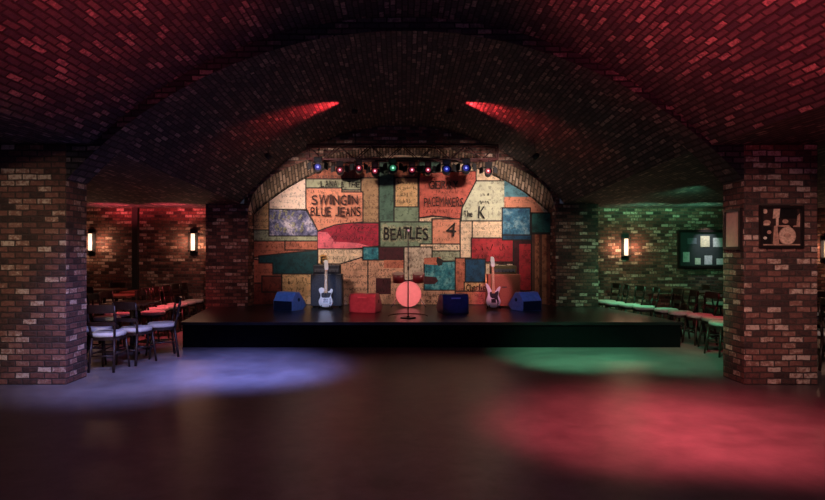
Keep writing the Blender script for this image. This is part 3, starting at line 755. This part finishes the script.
def guitar(name, loc, outl, total, body_m, pg_m, lean, twist, label, bass, hs_m):
    o = empty(name, loc, twist); o.rotation_euler = (R(-lean), 0, twist); tag(o, label, 'guitar')
    outl = [(x * .86, z * .95) for x, z in outl]; ol = outline_smooth(outl); top = max(z for x, z in outl)
    b = MB(); b.prism(ol, -.022, .022); b.build('body', body_m, o, bevel=.006)
    nz = total - .20; z0_ = .30
    b = MB(); b.face([(-.028, -.022, z0_), (.028, -.022, z0_), (.021, -.022, nz), (-.021, -.022, nz)])
    b = MB(); b.prism([(-.030, z0_ - .03), (.030, z0_ - .03), (.022, nz), (-.022, nz)], -.040, -.016); nk = b.build('neck', plain('maple', lin(205, 165, 120), .4, noise=.1), o, bevel=.004)
    b = MB(); b.prism([(-.028, z0_ - .02), (.028, z0_ - .02), (.0205, nz), (-.0205, nz)], -.0425, -.040, mi=0)
    for k in range(18):
        z = nz - (nz - z0_) * (1 - 2 ** (-k / 12)) * 1.45
        if z > z0_: b.box(-.022, .022, -.0435, -.0415, z - .0015, z + .0015, mi=1)
    b.build('fretboard', [plain('maple', lin(205, 165, 120), .4), chrome], nk)
    b = MB(); hs = [(-.022, nz), (.024, nz), (.040, nz + .04), (.030, total - .03), (-.01, total), (-.040, total - .015), (-.034, nz + .06)]
    b.prism(outline_smooth(hs, 3), -.036, -.018); hd = b.build('headstock', hs_m, o, bevel=.003)
    nt_ = 4 if bass else 6
    for k in range(nt_):
        z = nz + .045 + k * (.12 / nt_); b = MB(); b.tube((-.034, -.027, z), (-.058, -.027, z), .007, n=8); b.build('tuning_peg', chrome, hd)
    b = MB()
    if bass: pg = [(-.07, .27), (-.05, .30), (.03, .29), (.09, .32), (.10, .28), (.085, .21), (.10, .12), (.08, .08), (.045, .16), (-.05, .19)]
    else: pg = [(-.08, .27), (-.03, .28), (.03, .28), (.07, .28), (.10, .27), (.085, .22), (.06, .185), (-.06, .185), (-.085, .22)]
    b.prism(outline_smooth(pg, 3), -.0255, -.0225); b.build('pickguard', pg_m, o)
    b = MB(); b.box(-.045, .045, -.032, -.0225, .09, .165); b.build('bridge', chrome if not bass else dk, o, bevel=.003)
    for z in ((.20, .275) if not bass else (.20,)):
        b = MB(); b.box(-.042, .042, -.034, -.024, z, z + .026); b.build('pickup', dk, o, bevel=.003)
    b = MB(); b.box(.075, .098, -.027, -.0225, .06, .17) if not bass else b.box(.07, .09, -.027, -.0225, .05, .12)
    for z in (.075, .11): b.tube((.086, -.027, z), (.086, -.042, z), .010, n=10)
    b.build('control_plate', chrome, o)
    b = MB(); n_ = 4 if bass else 6
    for k in range(n_):
        x = -.016 + .032 * k / (n_ - 1); b.tube((x, -.038, .13), (x * .8, -.0445, nz), .0012, n=4)
    b.build('strings', chrome, o)
    return o
def guitar_stand(loc, rz, label):
    o = empty('guitar_stand', loc, rz); tag(o, label, 'stand', 'guitar stands')
    for s_ in (-1, 1):
        b = MB(); b.path([(0, .09, .30), (s_ * .13, -.08, .0 + .01)], .008); b.build('leg', dk, o)
        b = MB(); b.path([(s_ * .04, .035, .12), (s_ * .08, -.0, .05), (s_ * .08, -.075, .045), (s_ * .08, -.080, .08)], .008); b.build('cradle_arm', dk, o)
    b = MB(); b.path([(0, .09, .30), (0, .26, .01)], .008); b.build('leg', dk, o)
    b = MB(); b.path([(0, .09, .30), (0, .06, .12), (0.04, .035, .12), (-.04, .035, .12)], .009); b.build('upright', dk, o)
gx = (326 - 402) * 11.6 / F
guitar('electric_guitar', (gx, 11.55, SH + .035), TELE, .92, white, plain('pickguard_black', (.02, .02, .025), .3), 9, 0.0, 'pale blue-lit electric guitar with single cutaway standing before black amplifier', False, white)
guitar_stand((gx, 11.60, SH), 0, 'black tripod guitar stand under the pale electric guitar')
bx_ = (493.5 - 402) * 11.5 / F
guitar('bass_guitar', (bx_, 11.5, SH + .035), BASS, .98, white, plain('pickguard_black', (.02, .02, .025), .3), 7, R(4), 'pink-lit bass guitar with dark pickguard leaning before the orange amplifier', True, white)
guitar_stand((bx_, 11.55, SH), 0, 'black tripod guitar stand under the bass guitar')

def wedge(loc, rz, w_, shell, label, back=.30):
    """floor monitor: back panel at -Y, sloped grille at +Y"""
    o = empty('floor_monitor', loc, rz); tag(o, label, 'monitor speaker', 'floor monitors')
    prof = [(-.20, 0), (.16, 0), (.26, .09), (.03, .345), (-.15 + (.30 - back) * .6, .345), (-.20, back)]     # (y,z)
    def pr(b, pf, xa, xb):
        A = [(xa, y, z) for y, z in pf]; B = [(xb, y, z) for y, z in pf]
        b.face(A); b.face(B[::-1])
        for i in range(len(pf)):
            j = (i + 1) % len(pf); b.face([A[j], A[i], B[i], B[j]])
    b = MB(); pr(b, prof, -w_ / 2, w_ / 2); b.build('cabinet', shell, o, bevel=.012)
    d = Vector((0, .26 - .03, .09 - .345)).normalized(); n_ = Vector((0, -d.z, d.y))
    b = MB(); c = Vector((0, .145, .2175)) + n_ * .004
    b.tbox(Matrix.Translation(c) @ Matrix.Rotation(math.atan2(d.z, d.y), 4, 'X'), w_ - .07, .27, .012); b.build('grille', grille, o)
    if back >= .3:
        b = MB(); b.box(-.085, .085, -.212, -.198, .268, .290); b.build('handle', plain('handle_silver', (.62, .62, .66), .35, .2), o, bevel=.003)
    else:
        b = MB(); b.box(-w_ / 2 + .015, w_ / 2 - .015, -.204, -.198, .01, back - .02); b.build('back_panel', dk, o)  # black sheet standing in for shade on the lower back
    for s_ in (-1, 1):
        b = MB(); b.tube((s_ * (w_ / 2 - .003), .0, .20), (s_ * (w_ / 2 + .006), .0, .20), .035, n=14); b.build('side_socket', dk, o)
    return o
shell_black = plain('monitor_black', (.06, .065, .09), .45, noise=.2)
shell_grey = plain('monitor_grey', (.30, .31, .34), .5, noise=.15)
p = place_px(365, 313); wedge((p[0], p[1] + .2, SH), R(-15), .50, shell_grey, 'red-lit floor monitor with a bright handle, left of the drum')
p = place_px(453.5, 314); wedge((p[0], p[1] + .2, SH), R(13), .48, shell_black, 'dark navy floor monitor with a bright handle, right of the drum')
p = place_px(287, 311); wedge((p[0], p[1] + .22, SH), R(-26), .44, shell_grey, 'blue-lit floor monitor at the left end of the stage', .2)
p = place_px(528, 311); wedge((p[0], p[1] + .22, SH), R(26), .44, shell_grey, 'blue-lit floor monitor at the right end of the stage', .2)

# drum kit
kx, kd = (408.5 - 402) * 11.9 / F, 12.0
skin = plain('drum_skin', lin(235, 150, 145), .5, noise=.04)
shell_d = plain('drum_shell', lin(110, 35, 40), .35, noise=.1, coat=.3)
o = empty('bass_drum', (kx, kd, SH)); tag(o, 'bass drum with a plain glowing pink front head at centre stage', 'drum')
r = .245; zc = r + .02
b = MB(); b.tube((0, -.14, zc), (0, .20, zc), r, n=40, caps=False); b.tube((0, .199, zc), (0, .201, zc), r * .99, n=40); b.build('shell', shell_d, o)
b = MB(); b.tube((0, -.146, zc), (0, -.140, zc), r * .975, n=40); b.build('drum_head', skin, o)
b = MB()
for k in range(40):
    a0, a1 = 2 * math.pi * k / 40, 2 * math.pi * (k + 1) / 40
    b.tube((r * math.cos(a0), -.145, zc + r * math.sin(a0)), (r * math.cos(a1), -.145, zc + r * math.sin(a1)), .012, n=6, caps=False)
b.build('hoop', skin, o)
for s_ in (-1, 1):
    b = MB(); b.tube((s_ * r * .9, -.02, zc - .08), (s_ * (r + .10), -.10, .005), .008, n=6); b.build('spur', chrome, o)
b = MB(); b.tube((0, .03, zc + r), (0, .03, zc + r + .10), .012, n=8); b.build('tom_mount', chrome, o)
for s_, side in ((-1, 'left'), (1, 'right')):
    o = empty('rack_tom', (kx + s_ * .20, kd + .02, SH + .50)); tag(o, 'small dark red tom drum above the bass drum on its %s' % side, 'drum', 'rack toms')
    b = MB(); M = Matrix.Rotation(R(12), 4, 'X'); b.tube(M @ Vector((0, 0, 0)), M @ Vector((0, 0, .17)), .115, n=26); b.build('shell', shell_d, o)
    b = MB(); b.tube(M @ Vector((0, 0, .170)), M @ Vector((0, 0, .178)), .119, n=26); b.build('drum_head', plain('tom_skin', lin(150, 120, 110), .5), o)
    b = MB(); b.path([(-s_ * .08, 0, .05), (-s_ * .20, 0, .03), (-s_ * .20, .01, -.0)], .009); b.build('bracket', chrome, o)
# microphone stand
D_ = 10.3; mx_ = (408 - 402) * D_ / F
o = empty('microphone_stand', (mx_, 10.0, SH)); tag(o, 'thin dark microphone stand in front of the pink drum', 'microphone stand')
b = MB(); b.tube((0, 0, 0), (0, 0, .018), .13, .125, 28); b.tube((0, 0, .018), (0, 0, .035), .03, .016, 14); b.build('base', dk, o)
b = MB(); b.tube((0, 0, .03), (0, 0, 1.38), .0085, n=10); b.build('pole', dk, o)
b = MB(); b.tube((0, 0, .80), (0, 0, .86), .016, n=10); b.build('clutch', dk, o)
b = MB(); b.tube((0, 0, 1.38), (0, -.03, 1.43), .012, n=10); b.build('clip', dk, o)
o = empty('microphone', (mx_, 9.98, SH + 1.42)); tag(o, 'black handheld microphone in the clip atop the central stand', 'microphone')
b = MB(); b.tube((0, .09, -.02), (0, -.05, .025), .011, .016, 12); b.build('body', dk, o)
b = MB(); b.tube((0, -.05, .025), (0, -.065, .03), .018, .024, 14); b.tube((0, -.065, .03), (0, -.09, .038), .024, .014, 14); b.build('grille', plain('mic_mesh', (.25, .25, .26), .4, .8), o)
cb = MB(); pts = []
for k in range(25):
    a_ = math.pi * k / 24; pts.append((mx_ - .33 * math.cos(a_), 10.25 + .42 * math.sin(a_), SH + .008))
cb.path(pts, .007, 6); tag(cb.build('microphone_cable', plain('cable', (.10, .03, .035), .4)), 'thin cable curving on the stage around the microphone stand', 'cable')

# ------------------------------------------------------------------ tables and chairs
wood = plain('dark_wood', (0.028, 0.012, 0.009), .42, noise=.35, scale=12)
seatm = plain('pale_seat_cushion', (0.72, 0.67, 0.63), .75, noise=.08, scale=30)
topm = plain('table_top_wood', (0.14, 0.055, 0.035), .3, noise=.3, scale=8)
def make_chair():
    o = empty('cafe_chair', (0, 0, 0))
    b = MB(); n = 22
    ol = [(.19 * (abs(math.cos(2 * math.pi * k / n)) ** .75) * (1 if math.cos(2 * math.pi * k / n) > 0 else -1),
           .19 * (abs(math.sin(2 * math.pi * k / n)) ** .75) * (1 if math.sin(2 * math.pi * k / n) > 0 else -1)) for k in range(n)]
    def ring(sc_, z): return [(x * sc_, y * sc_, z) for x, y in ol]
    rs = [ring(.96, .435), ring(1.0, .45), ring(.99, .475), ring(.90, .492)]
    for a_, c in zip(rs, rs[1:]):
        for i in range(n): b.face([a_[i], a_[(i + 1) % n], c[(i + 1) % n], c[i]], smooth=True)
    b.face(rs[-1]); b.face(rs[0][::-1]); b.build('seat_cushion', seatm, o)
    b = MB(); a_ = ring(.98, .395); c = ring(.98, .434)
    for i in range(n): b.face([a_[i], a_[(i + 1) % n], c[(i + 1) % n], c[i]])
    b.face(c); b.face(a_[::-1]); b.build('seat_frame', wood, o)
    for sx in (-1, 1):
        b = MB(); b.tube((sx * .145, -.145, .40), (sx * .175, -.19, 0), .019, .013, 8); b.build('leg', wood, o)
        b = MB(); b.path([(sx * .14, .15, .42), (sx * .155, .20, .0)], .017); b.build('leg', wood, o)
    b = MB(); b.path([(-.155, -.165, .20), (.155, -.165, .20)], .010); b.path([(-.15, .175, .20), (.15, .175, .20)], .010)
    for sx in (-1, 1): b.path([(sx * .155, -.165, .22), (sx * .15, .18, .22)], .010)
    b.tube((-.152, 0, .22), (.152, 0, .22), .010); b.build('stretcher', wood, o)
    for sx in (-1, 1):
        b = MB(); b.path([(sx * .14, .15, .42), (sx * .165, .19, .62), (sx * .175, .225, .83)], .016); b.build('back_post', wood, o)
    b = MB()
    for za, zb_, dy in ((.74, .845, 0), (.58, .63, -.018)):
        for k in range(8):
            xa, xb = -.175 + .35 * k / 8, -.175 + .35 * (k + 1) / 8
            ya, yb = .205 + .035 * (1 - (xa / .175) ** 2) + dy, .205 + .035 * (1 - (xb / .175) ** 2) + dy
            A = [(xa, ya, za), (xb, yb, za), (xb, yb + .01, zb_), (xa, ya + .01, zb_)]; Bk = [(x, y + .018, z) for x, y, z in A]
            b.face(A); b.face(Bk[::-1]); b.face([A[0], Bk[0], Bk[1], A[1]]); b.face([A[3], A[2], Bk[2], Bk[3]])
            if k == 0: b.face([A[0], A[3], Bk[3], Bk[0]])
            if k == 7: b.face([A[1], Bk[1], Bk[2], A[2]])
    b.build('backrest', wood, o)
    reg(o)
    return o
def make_table():
    o = empty('cafe_table', (0, 0, 0))
    b = MB(); b.box(-.32, .32, -.32, .32, .72, .75); b.build('table_top', topm, o, bevel=.005)
    b = MB(); b.tube((0, 0, .03), (0, 0, .72), .03, n=12); b.tube((0, 0, .69), (0, 0, .72), .10, .14, 12); b.build('pedestal', wood, o)
    for k in range(4):
        a_ = math.pi / 4 + k * math.pi / 2; b = MB(); b.path([(.02 * math.cos(a_), .02 * math.sin(a_), .07), (.27 * math.cos(a_), .27 * math.sin(a_), .018)], .018); b.build('foot', wood, o)
    reg(o)
    return o
chair0, table0 = make_chair(), make_table(); used = {'c': False, 't': False}
def chair(x, y, rz, label, group):
    o = copy_tree(chair0) if used['c'] else chair0; used['c'] = True
    o.location = (x, y, 0); o.rotation_euler = (0, 0, R(rz)); tag(o, label, 'chair', group)
def table(x, y, label, group):
    o = copy_tree(table0) if used['t'] else table0; used['t'] = True
    o.location = (x, y, 0); tag(o, label, 'table', group)
GL, GR = 'chairs in the left seating bay', 'chairs in the right seating bay'
TL, TR = 'tables in the left seating bay', 'tables in the right seating bay'
# rz: 0 = sitter faces the camera side (-Y), backrest at +Y
chair(-3.74, 7.66, 180, 'dark wood chair with white seat right beside the left brick pillar, nearest of all', GL)
chair(-3.60, 8.12, 165, 'dark wood chair with bluish white seat, second from the left pillar', GL)
chair(-3.45, 8.62, -60, 'dark wood chair with lavender seat at the right of the nearest left table', GL)
chair(-4.15, 8.15, 95, 'dark wood chair with grey seat behind the one beside the left pillar', GL)
chair(-4.62, 9.4, 90, 'dark chair with small red seat seen just right of the left pillar', GL)
chair(-4.72, 9.95, 80, 'dark chair with red seat left of the big orange-red seat', GL)
chair(-4.25, 10.25, 85, 'dark chair with the biggest orange-red seat in the left row', GL)
chair(-4.42, 10.85, 90, 'dark chair with red seat, fifth from the stage pier in the left row', GL)
chair(-4.42, 11.32, 95, 'dark chair with red seat, fourth from the stage pier in the left row', GL)
chair(-4.42, 11.8, 90, 'dark chair with red seat, third from the stage pier in the left row', GL)
chair(-4.42, 12.25, 85, 'dark chair with dim red seat, second from the stage pier in the left row', GL)
chair(-4.40, 12.7, 90, 'dark chair with pale seat against the back wall by the left stage pier', GL)
table(-4.05, 9.0, 'square wooden cafe table nearest the left pillar', TL)
for i, y in enumerate((10.5, 11.6, 12.5)):
    table(-5.0, y, 'square wooden table in the left row, %s' % ('nearest the camera', 'the middle one', 'against the back wall')[i], TL)
for i, (x, y) in enumerate(((-6.0, 10.2), (-6.0, 12.1))):
    table(x, y, 'dim wooden table deep in the left bay, %s' % ('front one', 'rear one')[i], TL)
    chair(x - .1, y + .55, 0, 'dim chair behind the %s deep left table' % ('front', 'rear')[i], GL)
    chair(x + .0, y - .58, 180, 'dim chair in front of the %s deep left table' % ('front', 'rear')[i], GL)
rs_ = [(4.27, 12.55, 'pale green seat nearest the right stage pier'), (4.30, 12.1, 'pale green seat, second from the right stage pier'), (4.42, 11.65, 'bright green-lit seat, third from the right stage pier'),
       (4.52, 11.2, 'brightest green-lit seat, fourth from the right stage pier'), (4.72, 10.72, 'green-lit seat, fifth from the right stage pier'), (4.76, 10.25, 'dull red seat just beyond the stage corner'),
       (4.86, 9.8, 'reddish seat right of the stage corner'), (4.86, 9.3, 'reddish seat, second from the right pillar'), (4.68, 8.72, 'pale seat partly hidden by the right pillar')]
for i, (x, y, s_) in enumerate(rs_): chair(x, y, -90 + (-1) ** i * 6, 'dark chair with ' + s_, GR)
for i, y in enumerate((9.1, 10.3, 11.4, 12.4)):
    table(5.60, y, 'square wooden table in the right row, %s' % ('nearest the right pillar', 'second from the pillar', 'third from the pillar', 'against the back wall')[i], TR)
for i, (x, y) in enumerate(((7.0, 9.5), (7.0, 10.8), (7.0, 12.1))):
    table(x, y, 'dim wooden table deep in the right bay, %s' % ('front one', 'middle one', 'rear one')[i], TR)
    chair(x - .62, y + .05, 90, 'dim chair left of the %s deep right table' % ('front', 'middle', 'rear')[i], GR)
    chair(x + .0, y - .58, 180, 'dim chair in front of the %s deep right table' % ('front', 'middle', 'rear')[i], GR)
chair(5.46, 7.75, 95, 'chair with pale seat at the far right edge behind the right pillar', GR)
chair(6.3, 8.55, 90, 'dim chair just behind the pale one at the far right edge', GR)

# ------------------------------------------------------------------ wall lamps
def sconce(x, y, z, label, power=5.0):
    o = empty('wall_sconce', (x, y, z)); tag(o, label, 'wall lamp', 'wall sconces')
    b = MB(); b.box(-.085, .085, -.02, 0, -.26, .30); b.build('back_plate', dk, o, bevel=.004)
    b = MB(); b.tube((0, -.075, -.16), (0, -.075, .20), .040, n=18); b.build('lamp_shade', plain('lit_glass', (.9, .8, .7), .4, emit=(1.0, .66, .46), es=1.15, noise=0.02), o)
    b = MB(); b.box(-.085, .085, -.135, -.0, .20, .225); b.box(-.085, .085, -.135, 0, -.185, -.16)
    b.box(-.080, -.068, -.135, -.125, -.16, .2); b.box(.068, .080, -.135, -.125, -.16, .2); b.build('bracket', dk, o)
    for sx in (-1, 1): point('sconce_glow', (x + sx * .20, y - .16, z), (1.0, .52, .32), power / 2, .05).data.specular_factor = 0.0
S = F / DW
def WX(px): return (px - 402) / S
def WZ(py): return 1.5 + (252 - py) / S
sconce(WX(92), DW, WZ(243), 'lit vertical wall lamp just right of the left pillar')
sconce(WX(194), DW, WZ(243), 'lit vertical wall lamp near the left stage pier')
sconce(WX(625), DW, WZ(248), 'lit vertical wall lamp on the green-lit right wall')
sconce(WX(824), DW, WZ(250), 'lit wall lamp at the far right edge beyond the pillar')

# ------------------------------------------------------------------ pictures
frm = plain('frame_black', (.02, .012, .012), .35, noise=.1)
def frame_box(b, w_, h_, t_=.03, d=.035):
    b.box(-w_ / 2, w_ / 2, -d, 0, h_ / 2 - t_, h_ / 2); b.box(-w_ / 2, w_ / 2, -d, 0, -h_ / 2, -h_ / 2 + t_)
    b.box(-w_ / 2, -w_ / 2 + t_, -d, 0, -h_ / 2 + t_, h_ / 2 - t_); b.box(w_ / 2 - t_, w_ / 2, -d, 0, -h_ / 2 + t_, h_ / 2 - t_)
s = F / D0
px0, px1, py0, py1 = 759, 802, 206, 248
w_, h_ = (px1 - px0) / s, (py1 - py0) / s
o = empty('framed_photo', ((((px0 + px1) / 2) - 402) / s, D0, 1.5 + (252 - (py0 + py1) / 2) / s)); tag(o, 'square black framed photo of a drummer on the front of the right pillar', 'picture')
b = MB(); frame_box(b, w_ + .01, h_ + .01, .034); b.build('frame', frm, o)
pal = [plain('photo_%d' % i, c, .5, noise=.35, scale=40) for i, c in enumerate((lin(60, 40, 38), lin(238, 185, 160), lin(28, 20, 22), lin(195, 145, 125), lin(250, 215, 195)))]
b = MB(); W2, H2 = w_ / 2 - .030, h_ / 2 - .030
def pf(pts, mi, k): b.face([(x * W2, -.012 - k * .0006, z * H2) for x, z in pts], mi=mi)
def blob(cx, cz, rx, rz_, mi, k, n=18): pf([(max(-1, min(1, cx + rx * math.cos(2 * math.pi * i / n))), max(-1, min(1, cz + rz_ * math.sin(2 * math.pi * i / n)))) for i in range(n)], mi, k)
pf([(-1, -1), (1, -1), (1, 1), (-1, 1)], 0, 0)
pf([(-.45, .45), (-.1, .5), (-.05, 1), (-.4, 1)], 1, 1); pf([(-.28, .05), (-.14, .05), (-.14, .55), (-.28, .55)], 1, 2)
pf([(-1, -1), (-.55, -1), (-.5, .0), (-1, .05)], 2, 1); pf([(-.05, .45), (.85, .45), (.85, 1), (-.05, 1)], 2, 1)
blob(-.85, .85, .12, .13, 1, 2); blob(-.75, .25, .2, .13, 3, 2); blob(-.8, .14, .2, .06, 1, 3); blob(-.64, -.28, .12, .1, 3, 2); blob(-.85, -.6, .1, .08, 4, 2)
pf([(-.45, -1), (-.1, -1), (-.2, .1), (-.38, .05)], 3, 2)
blob(.22, .3, .16, .12, 3, 2); blob(.55, .2, .14, .22, 0, 3); pf([(.8, 0), (1, 0), (1, .75), (.85, .6)], 3, 2)
pf([(-.2, .02), (.9, .0), (.9, .08), (-.2, .1)], 3, 3)
blob(.32, -.48, .46, .50, 3, 4, 26); blob(.32, -.48, .42, .46, 1, 5, 26); blob(.32, -.46, .2, .12, 3, 6)
pf([(-1, -1), (1, -1), (1, -.93), (-1, -.93)], 3, 6)
b.build('photo_print', pal, o, merge='keep')
# narrow picture on the inner side of the same pillar
o = empty('framed_photo', (3.865, 6.985, 1.5 + (252 - 229) / 87.0), R(-90)); tag(o, 'narrow black framed pale print on the inner side of the right pillar', 'picture')
b = MB(); frame_box(b, .36, .47, .032); b.build('frame', frm, o)
b = MB(); b.box(-.15, .15, -.012, -.004, -.205, .205); b.build('photo_print', plain('pale_print', lin(245, 195, 175), .5, noise=.1), o)
# large display case on the right bay wall
px0, px1, py0, py1 = 677, 738, 230, 268
w_, h_ = (px1 - px0) / S, (py1 - py0) / S
o = empty('display_case', (WX((px0 + px1) / 2), DW, WZ((py0 + py1) / 2))); tag(o, 'wide black framed display of small cards on the right bay wall', 'display case')
b = MB(); frame_box(b, w_, h_, .05, .06); b.build('frame', frm, o)
b = MB(); b.box(-w_ / 2 + .05, w_ / 2 - .05, -.02, -.005, -h_ / 2 + .05, h_ / 2 - .05); b.build('backing', plain('case_backing', (.045, .05, .055), .6), o)
cards = [(687, 238, 696, 244, (110, 115, 125)), (700, 236, 709, 247, (225, 205, 175)), (712.5, 238, 724, 247, (220, 215, 215)), (727, 237, 734, 247, (200, 200, 200)),
         (682.5, 252, 689, 262, (220, 215, 210)), (694.5, 258, 700, 264.5, (215, 220, 200)), (704, 255.5, 711.5, 264.5, (220, 210, 220)), (716, 258.5, 722.5, 264.5, (225, 225, 225)), (727, 254, 733, 264, (200, 200, 200))]
for k, (a0, b0, a1, b1, c_) in enumerate(cards):
    cx, cz = WX((px0 + px1) / 2), WZ((py0 + py1) / 2)
    b = MB(); b.box(WX(a0) - cx, WX(a1) - cx, -.028, -.0205, WZ(b1) - cz, WZ(b0) - cz); b.build('card', plain('card_%d' % k, lin(*c_), .6, noise=.2, scale=25), o)
# added light, with no fixture, that brightens the cards in the case
spot('case_light', (WX(705), DW - .5, 2.38), (WX(705), DW, 1.6), (.9, .92, 1.0), 26, 46, 1.0, .03)
